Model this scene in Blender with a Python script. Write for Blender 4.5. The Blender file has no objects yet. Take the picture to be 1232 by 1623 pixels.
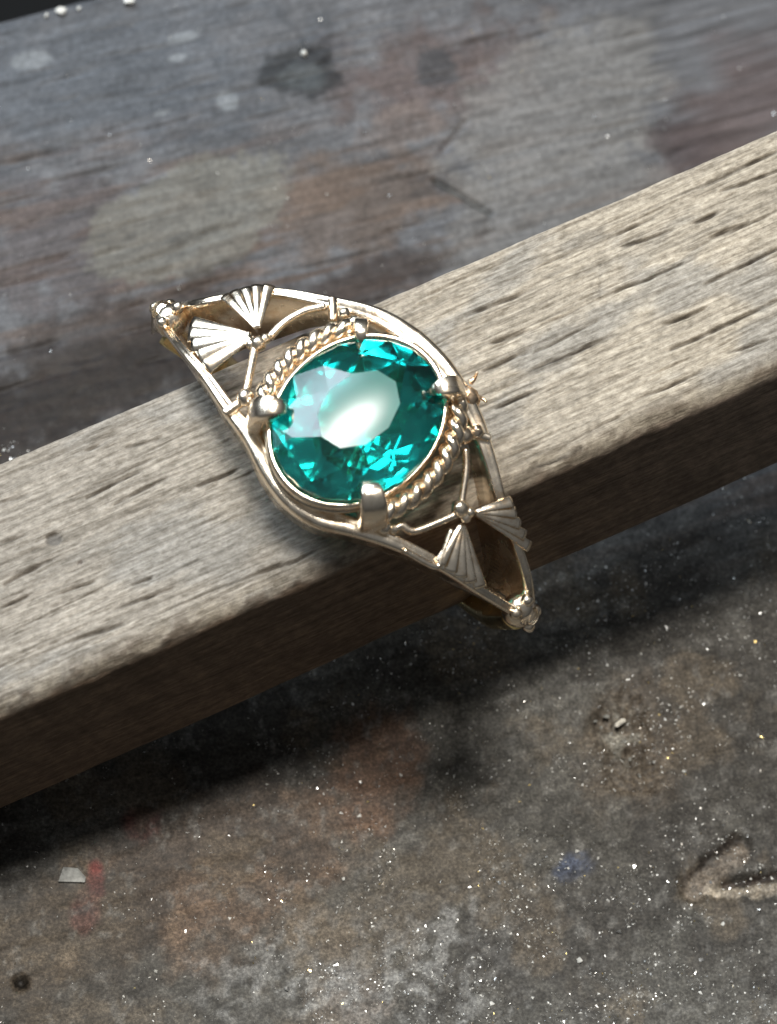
import bpy, bmesh, math
import numpy as np
from mathutils import Matrix, Vector

MM = 0.001                      # everything below is laid out in millimetres
rng = np.random.default_rng(7)
sc = bpy.context.scene
COL = sc.collection

# ------------------------------------------------------------------ camera
EL, DIST, FPX = math.radians(66), 150.0, 6000.0       # elevation, distance (mm), focal length in photo pixels
PW, PH = 1232.0, 1623.0
CAM = np.array([0, -DIST * math.cos(EL), DIST * math.sin(EL)])
FW = -CAM / DIST
RT = np.array([1.0, 0, 0])
UP = np.cross(RT, FW)
cd = bpy.data.cameras.new('camera')
cam = bpy.data.objects.new('camera', cd)
COL.objects.link(cam)
cam.matrix_world = Matrix.Translation(Vector(CAM * MM)) @ Matrix((RT, UP, -FW)).transposed().to_4x4()
cd.sensor_fit = 'HORIZONTAL'
cd.sensor_width = 36.0
cd.lens = 36.0 * FPX / PW
cd.clip_start = 0.005
cd.clip_end = 20.0
cd.dof.use_dof = True
cd.dof.focus_distance = (DIST + 4.0) * MM
cd.dof.aperture_fstop = cd.lens / 1.6
sc.camera = cam

# ------------------------------------------------------------------ world, lamps, exposure
STICK_YAW = math.radians(25.67)
T = np.array([math.cos(STICK_YAW), math.sin(STICK_YAW), 0])     # along the stick
P = np.array([-T[1], T[0], 0])                                  # across the stick, away from the camera
w = bpy.data.worlds.new('World')
sc.world = w
w.use_nodes = True
wt = w.node_tree                                   # a dim room: darker at the walls, paler ceiling overhead
_g = wt.nodes.new('ShaderNodeTexCoord'); _s = wt.nodes.new('ShaderNodeSeparateXYZ'); _m = wt.nodes.new('ShaderNodeMapRange')
wt.links.new(_g.outputs['Generated'], _s.inputs[0])
wt.links.new(_s.outputs['Z'], _m.inputs['Value'])
_m.inputs['To Min'].default_value = 0.035
_m.inputs['To Max'].default_value = 0.19
wt.links.new(_m.outputs['Result'], wt.nodes['Background'].inputs['Strength'])
wt.nodes['Background'].inputs[0].default_value = (0.92, 0.96, 1.0, 1)
sc.view_settings.view_transform = 'Standard'
sc.view_settings.look = 'None'
sc.view_settings.exposure = 0.0
sc.view_settings.gamma = 1.0
sc.cycles.max_bounces = 16
sc.cycles.transmission_bounces = 14
sc.cycles.glossy_bounces = 8
sc.cycles.sample_clamp_indirect = 12.0
sc.cycles.caustics_refractive = True
sc.cycles.blur_glossy = 0.3


def area(name, direction, dist, size, power, color, shape='DISK', size_y=None):
    l = bpy.data.lights.new(name, 'AREA')
    l.shape = shape
    l.size = size * MM
    if size_y:
        l.size_y = size_y * MM
    l.energy = power
    l.color = color
    o = bpy.data.objects.new(name, l)
    COL.objects.link(o)
    d = np.array(direction, float)
    d /= np.linalg.norm(d)
    o.location = Vector(d * dist * MM)
    o.rotation_euler = Vector(d).to_track_quat('Z', 'Y').to_euler()
    return o


lamp = area('bench_lamp', 0.15 * P + 0.16 * T + np.array([0, 0, 1.0]), 360, 135, 1.75, (1.0, 0.965, 0.90), 'ELLIPSE', 52)
_z = np.array(lamp.location) / np.linalg.norm(np.array(lamp.location))          # a long bench lamp, lying along the stick
_x = T - _z * (T @ _z); _x /= np.linalg.norm(_x)
lamp.rotation_euler = Matrix((_x, np.cross(_z, _x), _z)).transposed().to_euler()
area('window_light', (-0.60, 0.76, 0.88), 420, 430, 3.0, (0.76, 0.88, 1.0), 'RECTANGLE', 260)

# ------------------------------------------------------------------ pixel helpers (a pixel gives a direction only)


def ray(x, y):
    d = FW * FPX + RT * (x - PW / 2) - UP * (y - PH / 2)
    return d / np.linalg.norm(d)


def on_z(x, y, z):
    d = ray(x, y)
    return CAM + d * (z - CAM[2]) / d[2]


def proj(pts):
    q = pts - CAM
    dep = q @ FW
    return PW / 2 + FPX * (q @ RT) / dep, PH / 2 - FPX * (q @ UP) / dep


# ------------------------------------------------------------------ noise and mesh helpers
_NG = {}


def vnoise(x, y, seed):
    if seed not in _NG:
        _NG[seed] = np.random.default_rng(seed).random((256, 256))
    g = _NG[seed]
    xi = np.floor(x).astype(int); yi = np.floor(y).astype(int)
    fx = x - xi; fy = y - yi
    fx = fx * fx * (3 - 2 * fx); fy = fy * fy * (3 - 2 * fy)
    a = g[xi & 255, yi & 255]; b = g[(xi + 1) & 255, yi & 255]
    c = g[xi & 255, (yi + 1) & 255]; d = g[(xi + 1) & 255, (yi + 1) & 255]
    return (a * (1 - fx) + b * fx) * (1 - fy) + (c * (1 - fx) + d * fx) * fy


def fbm(x, y, seed, octv=4):
    s = 0; amp = 0.5; tot = 0
    for k in range(octv):
        s = s + amp * vnoise(x * 2 ** k + 17.3 * k, y * 2 ** k + 9.1 * k, seed + k)
        tot += amp; amp *= 0.55
    return s / tot


def sstep(a, b, x):
    t = np.clip((x - a) / (b - a), 0, 1)
    return t * t * (3 - 2 * t)


def mesh_obj(name, verts, faces, mat, parent=None, smooth=True, cols=None, matidx=None):
    me = bpy.data.meshes.new(name)
    me.from_pydata((np.asarray(verts, float) * MM).tolist(), [], faces)
    mats = mat if isinstance(mat, (list, tuple)) else [mat]
    for m in mats:
        me.materials.append(m)
    if matidx is not None:
        me.polygons.foreach_set('material_index', matidx)
    if smooth is True:
        me.polygons.foreach_set('use_smooth', [True] * len(me.polygons))
    elif smooth is not False:
        me.polygons.foreach_set('use_smooth', smooth)
    if cols is not None:
        at = me.color_attributes.new('Col', 'FLOAT_COLOR', 'POINT')
        rgba = np.ones((len(verts), 4), np.float32)
        rgba[:, :np.shape(cols)[1]] = cols
        at.data.foreach_set('color', rgba.ravel())
    me.update()
    o = bpy.data.objects.new(name, me)
    COL.objects.link(o)
    if parent:
        o.parent = parent
    return o


def tag(o, label, cat, group=None):
    o['label'] = label
    o['category'] = cat
    if group:
        o['group'] = group
    return o


def grid_faces(nr, nc, wrap_c=False):
    f = []
    for i in range(nr - 1):
        for j in range(nc - (0 if wrap_c else 1)):
            k = (j + 1) % nc
            f.append((i * nc + j, i * nc + k, (i + 1) * nc + k, (i + 1) * nc + j))
    return f


# ------------------------------------------------------------------ materials
def new_mat(name):
    m = bpy.data.materials.new(name)
    m.use_nodes = True
    nt = m.node_tree
    return m, nt, nt.nodes['Principled BSDF']


def nd(nt, typ, **kw):
    n = nt.nodes.new(typ)
    for k, v in kw.items():
        if isinstance(k, str) and k.startswith('i_'):
            n.inputs[k[2:].replace('_', ' ')].default_value = v
        else:
            setattr(n, k, v)
    return n


def tex_noise(nt, scale_xyz, scale=1.0, detail=4, rough=0.6, rot=0.0):
    tc = nd(nt, 'ShaderNodeTexCoord')
    mp = nd(nt, 'ShaderNodeMapping')
    mp.inputs['Scale'].default_value = scale_xyz
    mp.vector_type = 'POINT'
    if rot:
        m0 = nd(nt, 'ShaderNodeMapping')
        m0.inputs['Rotation'].default_value = (0, 0, rot)
        nt.links.new(tc.outputs['Object'], m0.inputs['Vector'])
    nt.links.new((m0 if rot else tc).outputs[0 if rot else 'Object'], mp.inputs['Vector'])
    n = nd(nt, 'ShaderNodeTexNoise')
    n.inputs['Scale'].default_value = scale
    n.inputs['Detail'].default_value = detail
    n.inputs['Roughness'].default_value = rough
    nt.links.new(mp.outputs['Vector'], n.inputs['Vector'])
    return n


def ramp(nt, src, stops):
    r = nd(nt, 'ShaderNodeValToRGB')
    e = r.color_ramp.elements
    while len(e) < len(stops):
        e.new(0.5)
    for el, (p, c) in zip(e, stops):
        el.position = p
        el.color = (*c, 1) if len(c) == 3 else c
    nt.links.new(src, r.inputs['Fac'])
    return r


def mult(nt, a, b, fac=1.0):
    m = nd(nt, 'ShaderNodeMix', data_type='RGBA', blend_type='MULTIPLY')
    if isinstance(fac, float):
        m.inputs['Factor'].default_value = fac
    else:
        nt.links.new(fac, m.inputs['Factor'])
    nt.links.new(a, m.inputs['A'])
    nt.links.new(b, m.inputs['B'])
    return m.outputs['Result']


def bump(nt, bsdf, src, strength, dist_mm):
    b = nd(nt, 'ShaderNodeBump')
    b.inputs['Strength'].default_value = strength
    b.inputs['Distance'].default_value = dist_mm * MM
    nt.links.new(src, b.inputs['Height'])
    nt.links.new(b.outputs['Normal'], bsdf.inputs['Normal'])


def wood_material():
    m, nt, b = new_mat('weathered_wood')
    vc = nd(nt, 'ShaderNodeVertexColor', layer_name='Col')
    fib = tex_noise(nt, (420, 6500, 6500), 1.0, 6, 0.72)
    r1 = ramp(nt, fib.outputs['Fac'], [(0.36, (0.58, 0.56, 0.53)), (0.5, (0.98, 0.98, 0.97)), (0.66, (1.22, 1.22, 1.21))])
    mot = tex_noise(nt, (2300, 3600, 3600), 1.0, 6, 0.75)
    r2 = ramp(nt, mot.outputs['Fac'], [(0.38, (0.70, 0.685, 0.66)), (0.64, (1.3, 1.3, 1.3))])
    c = mult(nt, vc.outputs['Color'], r1.outputs['Color'])
    c = mult(nt, c, r2.outputs['Color'])
    nt.links.new(c, b.inputs['Base Color'])
    b.inputs['Roughness'].default_value = 0.72
    b.inputs['Specular IOR Level'].default_value = 0.3
    mm = nd(nt, 'ShaderNodeMath', operation='ADD')
    nt.links.new(fib.outputs['Fac'], mm.inputs[0])
    nt.links.new(mot.outputs['Fac'], mm.inputs[1])
    bump(nt, b, mm.outputs[0], 0.55, 0.10)
    return m


def bench_material():
    m, nt, b = new_mat('stained_bench_wood')
    vc = nd(nt, 'ShaderNodeVertexColor', layer_name='Col')
    n1 = tex_noise(nt, (1500, 1500, 1500), 1.0, 6, 0.72)
    r1 = ramp(nt, n1.outputs['Fac'], [(0.34, (0.62, 0.61, 0.60)), (0.5, (0.98, 0.98, 0.98)), (0.68, (1.36, 1.35, 1.33))])
    n2 = tex_noise(nt, (170, 1900, 400), 1.0, 6, 0.68, rot=math.radians(-19))
    r2 = ramp(nt, n2.outputs['Fac'], [(0.34, (0.70, 0.685, 0.67)), (0.66, (1.22, 1.22, 1.22))])
    c = mult(nt, vc.outputs['Color'], r1.outputs['Color'], vc.outputs['Alpha'])
    c = mult(nt, c, r2.outputs['Color'])
    n3 = tex_noise(nt, (7000, 7000, 7000), 1.0, 6, 0.8)
    r3 = ramp(nt, n3.outputs['Fac'], [(0.40, (0.55, 0.54, 0.53)), (0.50, (0.94, 0.94, 0.93)), (0.62, (1.7, 1.69, 1.66))])
    c = mult(nt, c, r3.outputs['Color'], vc.outputs['Alpha'])
    nt.links.new(c, b.inputs['Base Color'])
    rr = nd(nt, 'ShaderNodeMapRange')
    rr.inputs['To Min'].default_value = 0.36
    rr.inputs['To Max'].default_value = 0.62
    nt.links.new(n2.outputs['Fac'], rr.inputs['Value'])
    nt.links.new(rr.outputs['Result'], b.inputs['Roughness'])
    b.inputs['Specular IOR Level'].default_value = 0.13
    bump(nt, b, n1.outputs['Fac'], 0.4, 0.06)
    return m


def metal_material(name, col, rough, bump_s=0.0):
    m, nt, b = new_mat(name)
    b.inputs['Metallic'].default_value = 1.0
    b.inputs['Base Color'].default_value = (*col, 1)
    n = tex_noise(nt, (900, 900, 900), 1.0, 4, 0.6)
    rr = nd(nt, 'ShaderNodeMapRange')
    rr.inputs['From Min'].default_value = 0.3
    rr.inputs['From Max'].default_value = 0.7
    rr.inputs['To Min'].default_value = rough * 0.6
    rr.inputs['To Max'].default_value = rough * 1.5
    nt.links.new(n.outputs['Fac'], rr.inputs['Value'])
    nt.links.new(rr.outputs['Result'], b.inputs['Roughness'])
    t = tex_noise(nt, (1400, 1400, 1400), 1.0, 5, 0.7)          # uneven tarnish and polishing dirt
    cr = ramp(nt, t.outputs['Fac'], [(0.34, (col[0] * 0.80, col[1] * 0.70, col[2] * 0.60)), (0.50, col), (0.7, tuple(min(1, c * 1.03) for c in col))])
    nt.links.new(cr.outputs['Color'], b.inputs['Base Color'])
    if bump_s:
        sc_ = tex_noise(nt, (700, 9000, 3000), 1.0, 3, 0.6, rot=0.6)   # hairline scratches
        ad = nd(nt, 'ShaderNodeMath', operation='MULTIPLY_ADD')
        ad.inputs[1].default_value = 0.25
        nt.links.new(sc_.outputs['Fac'], ad.inputs[0])
        nt.links.new(n.outputs['Fac'], ad.inputs[2])
        n = ad
        bump(nt, b, n.outputs[0], bump_s, 0.05)
    return m


def gem_material(name, col, rough, ior):
    m, nt, b = new_mat(name)
    b.inputs['Base Color'].default_value = (*col, 1)
    b.inputs['Transmission Weight'].default_value = 1.0
    b.inputs['Roughness'].default_value = rough
    b.inputs['IOR'].default_value = ior
    return m


def plain_material(name, col, rough, vary=0.3, scale=2500):
    m, nt, b = new_mat(name)
    n = tex_noise(nt, (scale,) * 3, 1.0, 4, 0.6)
    r = ramp(nt, n.outputs['Fac'], [(0.3, tuple(c * (1 - vary) for c in col)), (0.7, tuple(c * (1 + vary) for c in col))])
    nt.links.new(r.outputs['Color'], b.inputs['Base Color'])
    b.inputs['Roughness'].default_value = rough
    return m


M_WOOD = wood_material()
M_BENCH = bench_material()
M_GOLD = metal_material('pale_yellow_gold', (0.97, 0.845, 0.68), 0.22, 0.35)
M_GOLDR = metal_material('rough_cast_gold', (0.86, 0.64, 0.44), 0.30, 0.6)
M_GOLDY = metal_material('glow_tinted_gold', (0.95, 0.78, 0.40), 0.20, 0.3)  # more saturated: warm glow of inner reflections put into the shank's colour
M_SILVER = metal_material('silver_filing', (0.85, 0.85, 0.83), 0.42)
M_BRASS = metal_material('brass_filing', (0.85, 0.66, 0.28), 0.30)
M_GEM = gem_material('green_gemstone', (0.004, 0.60, 0.515), 0.075, 1.74)
M_TABLE = gem_material('green_gemstone_hazed_table', (0.10, 0.56, 0.48), 0.30, 1.72)
M_TABLE.node_tree.nodes['Principled BSDF'].inputs['Transmission Weight'].default_value = 0.84      # milky diffuse share painting a mint haze into the lamp reflection
M_CLEAR = gem_material('clear_gemstone', (0.96, 0.96, 0.92), 0.0, 2.2)
M_DUST = plain_material('pale_dust', (0.55, 0.54, 0.50), 0.6)
M_GRIT = plain_material('grey_grit', (0.20, 0.195, 0.175), 0.7, 0.5, 4000)
M_CHIP = plain_material('translucent_chip', (0.36, 0.36, 0.34), 0.25, 0.45, 2600)
M_SLIVER = plain_material('pale_wood_sliver', (0.62, 0.58, 0.50), 0.6, 0.25)
M_DARK = plain_material('dark_floor', (0.010, 0.010, 0.010), 0.9)

# ------------------------------------------------------------------ workbench (its plane falls away along the stick)
SL = 0.1235
BN = T * SL + np.array([0, 0, 1.0]); BN /= np.linalg.norm(BN)
B0 = np.array([0, 0, -15.8])
BX = np.array([1.0, 0, 0]); BX = BX - BN * (BX @ BN); BX /= np.linalg.norm(BX)
BY = np.cross(BN, BX)


def on_bench(x, y):
    d = ray(x, y)
    s = ((B0 - CAM) @ BN) / (d @ BN)
    return CAM + d * s


def bl(x, y):
    q = on_bench(x, y) - B0
    return q @ BX, q @ BY


def seg_dist(x, y, pts):
    best = np.full(np.shape(x), 1e9)
    for (ax, ay), (bx, by) in zip(pts[:-1], pts[1:]):
        dx, dy = bx - ax, by - ay
        t = np.clip(((x - ax) * dx + (y - ay) * dy) / (dx * dx + dy * dy + 1e-9), 0, 1)
        best = np.minimum(best, np.hypot(x - ax - t * dx, y - ay - t * dy))
    return best


# far edge of the bench plank: through these two photo pixels
E0 = np.array(bl(0, 27)); E1 = np.array(bl(105, 0))
ED = (E1 - E0) / np.linalg.norm(E1 - E0)
EN = np.array([-ED[1], ED[0]])            # pointing beyond the edge


def bench_height(X, Y, px, py):
    gx = X * 0.94 + Y * 0.34; gy = -X * 0.34 + Y * 0.94          # grain direction
    h = 0.10 * (fbm(gx * 0.35, gy * 1.6, 31, 4) - 0.5) + 0.03 * (fbm(X * 2.6, Y * 2.6, 41, 4) - 0.5)
    up = sstep(900, 500, py)
    gr = fbm(gx * 0.22 + 3, gy * 2.4, 51, 4)
    h -= up * 0.16 * sstep(0.60, 0.78, gr)
    h += (1 - up) * 0.07 * (fbm(X * 1.1, Y * 1.1, 61, 6) - 0.5)
    wob = 26 * (fbm(X * 1.9, Y * 1.9, 71, 5) - 0.5)
    # V shaped gouge with torn wood
    v1 = seg_dist(px, py, [(1092, 1402), (1130, 1372), (1178, 1338)]) + wob
    v2 = seg_dist(px, py, [(1100, 1412), (1150, 1414), (1240, 1402)]) + wob
    h -= 0.20 * sstep(24, 6, v1) + 0.18 * sstep(18, 4, v2)
    s1 = seg_dist(px, py, [(1105, 1405), (1140, 1380), (1172, 1352)]) + wob
    h += 0.12 * sstep(19, 3, s1)
    s2 = seg_dist(px, py, [(1150, 1416), (1240, 1408)]) + wob
    h += 0.20 * sstep(11, 1, s2)
    k = seg_dist(px, py, [(1150, 1400), (1240, 1384)])
    h -= 0.30 * sstep(10, 2, k)
    tear = np.maximum(sstep(26, 10, v1), sstep(20, 8, v2))
    h += tear * (0.42 * (fbm(X * 3.2, Y * 3.2, 111, 5) - 0.55) + 0.16 * (fbm(X * 8, Y * 8, 121, 3) - 0.5))
    # dug pit with crumbs
    p1 = np.hypot((px - 985) / 48, (py - 1150) / 62) + (fbm(X * 2, Y * 2, 81, 3) - 0.5) * 0.9
    p2 = np.hypot((px - 1008) / 44, (py - 1225) / 34) + (fbm(X * 2, Y * 2, 91, 3) - 0.5) * 0.8
    rough = fbm(X * 5.5, Y * 5.5, 101, 5) - 0.5
    h -= 0.30 * sstep(1.2, 0.6, p1) * (1 - 3.2 * rough)
    h -= 0.16 * sstep(1.2, 0.7, p2) * (1 - 3.2 * rough)
    # saw nicks and dents
    h -= 0.28 * sstep(7, 1.5, seg_dist(px, py, [(690, 285), (730, 308), (778, 338)]))
    h -= 0.30 * sstep(16, 5, np.hypot(px - 33, (py - 1557)))
    h -= 0.12 * sstep(10, 2, seg_dist(px, py, [(930, 132), (960, 140), (1010, 138)]))
    h -= 0.18 * sstep(9, 3, np.hypot(px - 1022, py - 138))
    h -= 0.14 * sstep(6, 1, seg_dist(px, py, [(700, 240), (716, 220), (740, 190)]))
    return h


def blob(px, py, cx, cy, rx, ry, ang, wv):
    a = math.radians(ang)
    dx, dy = px - cx, py - cy
    u = (dx * math.cos(a) + dy * math.sin(a)) / rx
    v = (-dx * math.sin(a) + dy * math.cos(a)) / ry
    return np.hypot(u, v) + wv


def bench_colour(X, Y, px, py):
    gx = X * 0.94 + Y * 0.34; gy = -X * 0.34 + Y * 0.94
    n1 = fbm(X * 0.25, Y * 0.25, 201, 5); n2 = fbm(X * 0.9 + 5, Y * 0.9, 211, 5)
    n3 = fbm(gx * 0.2, gy * 1.5, 221, 5)
    n4 = fbm(X * 2.2, Y * 2.2, 231, 4)
    up = sstep(1000, 560, py)[:, None]
    c_up = np.array([0.118, 0.118, 0.124]); c_lo = np.array([0.078, 0.074, 0.066])
    c = c_up * up + c_lo * (1 - up)
    c = c * (0.30 + 0.75 * n2 + 0.75 * n1)[:, None]

    def lay(mask, col, k=1.0):
        nonlocal c
        mk = (np.clip(mask, 0, 1) * k)[:, None]
        c = c * (1 - mk) + np.array(col) * mk

    w1 = (n2 - 0.5) * 1.2 + (n1 - 0.5) * 0.8
    w2 = (n4 - 0.5) * 0.7 + w1 * 0.7
    # brown wood showing through, streaked with the grain; last, a painted-in bluish sheen
    lay(sstep(0.48, 0.66, n3) * up[:, 0] * sstep(120, 330, py), (0.130, 0.088, 0.066), 0.75)
    lay(sstep(1.3, 0.5, blob(px, py, 700, 120, 190, 95, -10, w1)), (0.130, 0.092, 0.082), 0.7)
    lay(sstep(1.3, 0.6, blob(px, py, 1190, 200, 120, 170, 10, w1)), (0.105, 0.076, 0.072), 0.75)
    lay(sstep(1.2, 0.6, blob(px, py, 540, 330, 160, 90, -18, w1)), (0.150, 0.108, 0.082), 0.6)
    lay(sstep(1.2, 0.7, blob(px, py, 120, 380, 170, 120, -18, w1)), (0.105, 0.086, 0.084), 0.6)
    lay(sstep(1.3, 0.4, blob(px, py, 190, 110, 330, 150, -10, w1 * .8)), (0.112, 0.124, 0.142), 0.65)  # cool window sheen painted into the top-left plank colour
    # pale rubbed patches
    lay(sstep(1.08, 0.92, blob(px, py, 300, 345, 165, 88, -24, w2 * 0.5)), (0.190, 0.180, 0.155), 0.75)
    lay(sstep(1.15, 0.8, blob(px, py, 880, 170, 190, 120, -32, w2 * 0.7)), (0.210, 0.200, 0.190), 0.7)
    lay(sstep(1.15, 0.8, blob(px, py, 860, 330, 200, 70, -24, w2 * 0.7)), (0.210, 0.200, 0.190), 0.6)
    lay(sstep(1.1, 0.7, blob(px, py, 640, 200, 90, 40, -20, w2)), (0.21, 0.17, 0.15), 0.45)
    for (cx, cy, rx, ry, an) in ((52, 95, 36, 15, -8), (290, 60, 28, 9, -14), (280, 92, 18, 6, -8), (360, 160, 20, 18, 0), (255, 180, 14, 4, -10)):
        lay(sstep(1.15, 0.7, blob(px, py, cx, cy, rx, ry, an, (n4 - 0.5) * 0.5)), (0.26, 0.275, 0.29), 0.8)
    # dark burns and oil, and dark brown bands behind the stick
    lay(sstep(1.2, 0.8, blob(px, py, 470, 115, 60, 42, 0, w2)), (0.030, 0.032, 0.034), 0.8)
    lay(sstep(1.2, 0.8, blob(px, py, 478, 122, 36, 22, 0, w2 * .6)), (0.10, 0.11, 0.115), 0.7)
    lay(sstep(1.3, 0.4, blob(px, py, 130, 618, 380, 105, -24, w2 * .7)), (0.018, 0.012, 0.009), 0.97)  # near-black brown along the stick's far edge
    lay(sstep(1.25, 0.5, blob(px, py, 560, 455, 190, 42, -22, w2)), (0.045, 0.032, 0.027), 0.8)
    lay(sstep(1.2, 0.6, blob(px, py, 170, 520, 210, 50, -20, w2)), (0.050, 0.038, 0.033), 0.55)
    lay(sstep(1.2, 0.8, blob(px, py, 690, 105, 40, 36, 0, w2)), (0.055, 0.060, 0.066), 0.7)
    lay(sstep(1.2, 0.7, blob(px, py, 1085, 225, 50, 40, 20, w2)), (0.075, 0.058, 0.058), 0.75)
    # lower half: brown, red and pale stains
    lay(sstep(1.3, 0.5, blob(px, py, 330, 1380, 270, 115, -18, w1)), (0.142, 0.099, 0.071), 0.92)
    lay(sstep(1.3, 0.5, blob(px, py, 590, 1215, 70, 110, 12, w1)), (0.145, 0.088, 0.060), 0.8)
    lay(sstep(1.3, 0.5, blob(px, py, 70, 1500, 150, 110, -12, w1)), (0.165, 0.125, 0.085), 0.9)
    lay(sstep(1.2, 0.7, blob(px, py, 80, 1505, 70, 26, -8, w2)), (0.245, 0.195, 0.140), 0.7)
    lay(sstep(1.2, 0.6, blob(px, py, 135, 1445, 22, 40, 18, w2)), (0.24, 0.085, 0.070), 0.75)
    lay(sstep(1.2, 0.6, blob(px, py, 152, 1390, 14, 26, 0, w2)), (0.25, 0.060, 0.055), 0.8)
    lay(sstep(1.2, 0.6, blob(px, py, 225, 1305, 34, 30, 0, w2)), (0.18, 0.035, 0.03), 0.7)
    lay(sstep(1.2, 0.6, blob(px, py, 510, 1475, 60, 46, 0, w2)), (0.200, 0.165, 0.130), 0.6)
    lay(sstep(1.2, 0.6, blob(px, py, 910, 1375, 34, 24, -20, w2)), (0.055, 0.075, 0.13), 0.7)
    lay(sstep(1.2, 0.6, blob(px, py, 560, 1590, 60, 70, 0, w2)), (0.20, 0.175, 0.155), 0.6)
    lay(sstep(1.25, 0.5, blob(px, py, 640, 1520, 260, 100, -8, w1)) * sstep(0.40, 0.60, n4), (0.25, 0.25, 0.245), 0.75)
    lay(sstep(0.50, 0.62, fbm(X * 0.16 + 2, Y * 0.16 + 7, 261, 6)) * (1 - up[:, 0]), (0.042, 0.038, 0.034), 0.7)
    lay(sstep(0.54, 0.66, fbm(X * 0.3 + 12, Y * 0.3 + 7, 271, 6)) * (1 - up[:, 0]), (0.125, 0.100, 0.072), 0.5)
    lay(sstep(0.60, 0.74, n4) * (1 - up[:, 0]), (0.17, 0.165, 0.155), 0.5)
    lay(sstep(1.25, 0.6, blob(px, py, 1000, 1180, 85, 110, 0, w1)), (0.125, 0.098, 0.072), 0.55)
    lay(sstep(1.1, 0.8, blob(px, py, 985, 1165, 42, 58, 0, w2)) * sstep(0.5, 0.64, n4), (0.24, 0.23, 0.20), 0.7)
    lay(sstep(1.1, 0.7, blob(px, py, 33, 1557, 14, 11, 0, 0 * n1)), (0.015, 0.013, 0.011), 0.95)
    # torn wood of the gouge
    wob = 26 * (fbm(X * 1.9, Y * 1.9, 71, 5) - 0.5)
    lay(sstep(24, 12, seg_dist(px, py, [(1105, 1405), (1140, 1380), (1172, 1352)]) + wob), (0.21, 0.175, 0.142), 0.8 * (0.35 + 0.9 * fbm(X * 2.6, Y * 2.6, 131, 5)))
    lay(sstep(15, 7, seg_dist(px, py, [(1130, 1412), (1180, 1413), (1240, 1406)]) + wob), (0.38, 0.33, 0.265), 0.8 * (0.35 + 0.9 * fbm(X * 2.6, Y * 2.6, 141, 5)))
    lay(sstep(9, 3, seg_dist(px, py, [(1085, 1395), (1120, 1362), (1168, 1326)]) + wob), (0.030, 0.024, 0.020), 0.8)
    lay(sstep(9, 3, seg_dist(px, py, [(1150, 1402), (1240, 1385)]) + wob * .5), (0.035, 0.026, 0.022), 0.85)
    lay(sstep(6, 1.5, seg_dist(px, py, [(690, 285), (730, 308), (778, 338)])), (0.075, 0.078, 0.075), 0.8)
    # broken up by the smallest grain and by the joints of the grain
    c = c * (0.62 + 0.76 * fbm(X * 5.5, Y * 5.5, 241, 3))[:, None]
    fine = fbm(gx * 0.5, gy * 5.0, 251, 3)
    c = c * (1 - up * (0.28 * sstep(0.55, 0.8, fine))[:, None])
    c = np.clip(c * (0.90 * (1 - up) + 0.60 * up), 0.003, 0.9)
    return np.concatenate([c, 0.20 + 0.80 * (1 - up)], 1)           # alpha: how gritty the surface is


def spaced(lo, hi, step, out, ratio=1.35):
    v = list(np.arange(lo, hi + 1e-6, step))
    s = step
    while v[-1] < hi + out:
        s *= ratio; v.append(v[-1] + s)
    s = step
    while v[0] > lo - out:
        s *= ratio; v.insert(0, v[0] - s)
    return np.array(v)


def bench_z_local(X, Y):
    W = B0 + X[:, None] * BX + Y[:, None] * BY
    px, py = proj(W)
    return bench_height(X, Y, px, py), px, py


gxs = spaced(-22, 22, 0.13, 130)
# rows follow the plank's far edge: y runs from the edge towards the viewer
E_TOP = 0.0
rows = spaced(-58, 0.0, 0.13, 130)
rows = np.unique(np.concatenate([rows[rows <= 0.0], [0.0]]))
AX, DR = np.meshgrid(gxs, rows)
mid = E0 + ED * ((np.array([0.0, 0.0]) - E0) @ ED)            # foot of the origin on the edge line
Xb = (mid[0] + AX * ED[0] + DR * EN[0]).ravel()
Yb = (mid[1] + AX * ED[1] + DR * EN[1]).ravel()
hb, pxb, pyb = bench_z_local(Xb, Yb)
edge_fall = -0.5 * sstep(-0.7, 0.0, DR.ravel() + 0.5 * (fbm(AX.ravel() * 1.1, AX.ravel() * 0 + 3, 301, 3) - 0.5)) ** 2
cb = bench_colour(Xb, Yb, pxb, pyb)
nr, nc = AX.shape
vb = np.stack([Xb, Yb, hb + edge_fall], 1)
# plank side below the far edge
side = vb[(nr - 1) * nc:].copy(); side[:, 2] = -22.0
allv = np.concatenate([vb, side])
allc = np.concatenate([cb, cb[(nr - 1) * nc:] * 0 + np.array([0.05, 0.04, 0.033, 0.3])])
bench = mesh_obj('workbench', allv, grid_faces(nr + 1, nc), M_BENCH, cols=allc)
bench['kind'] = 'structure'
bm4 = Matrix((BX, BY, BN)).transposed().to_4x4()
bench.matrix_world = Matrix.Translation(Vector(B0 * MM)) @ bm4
fl = mesh_obj('floor', [(-900, -900, -420), (900, -900, -420), (900, 900, -420), (-4200, 900, -420)], [(0, 1, 2, 3)], M_DARK)
fl['kind'] = 'structure'

# ------------------------------------------------------------------ wooden stick
SW, SH = 9.84, 10.0
P_MID = 3.725
SORG = P * P_MID


def sl(x, y):
    q = on_z(x, y, 0.0) - SORG
    return q @ T, q @ P


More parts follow.
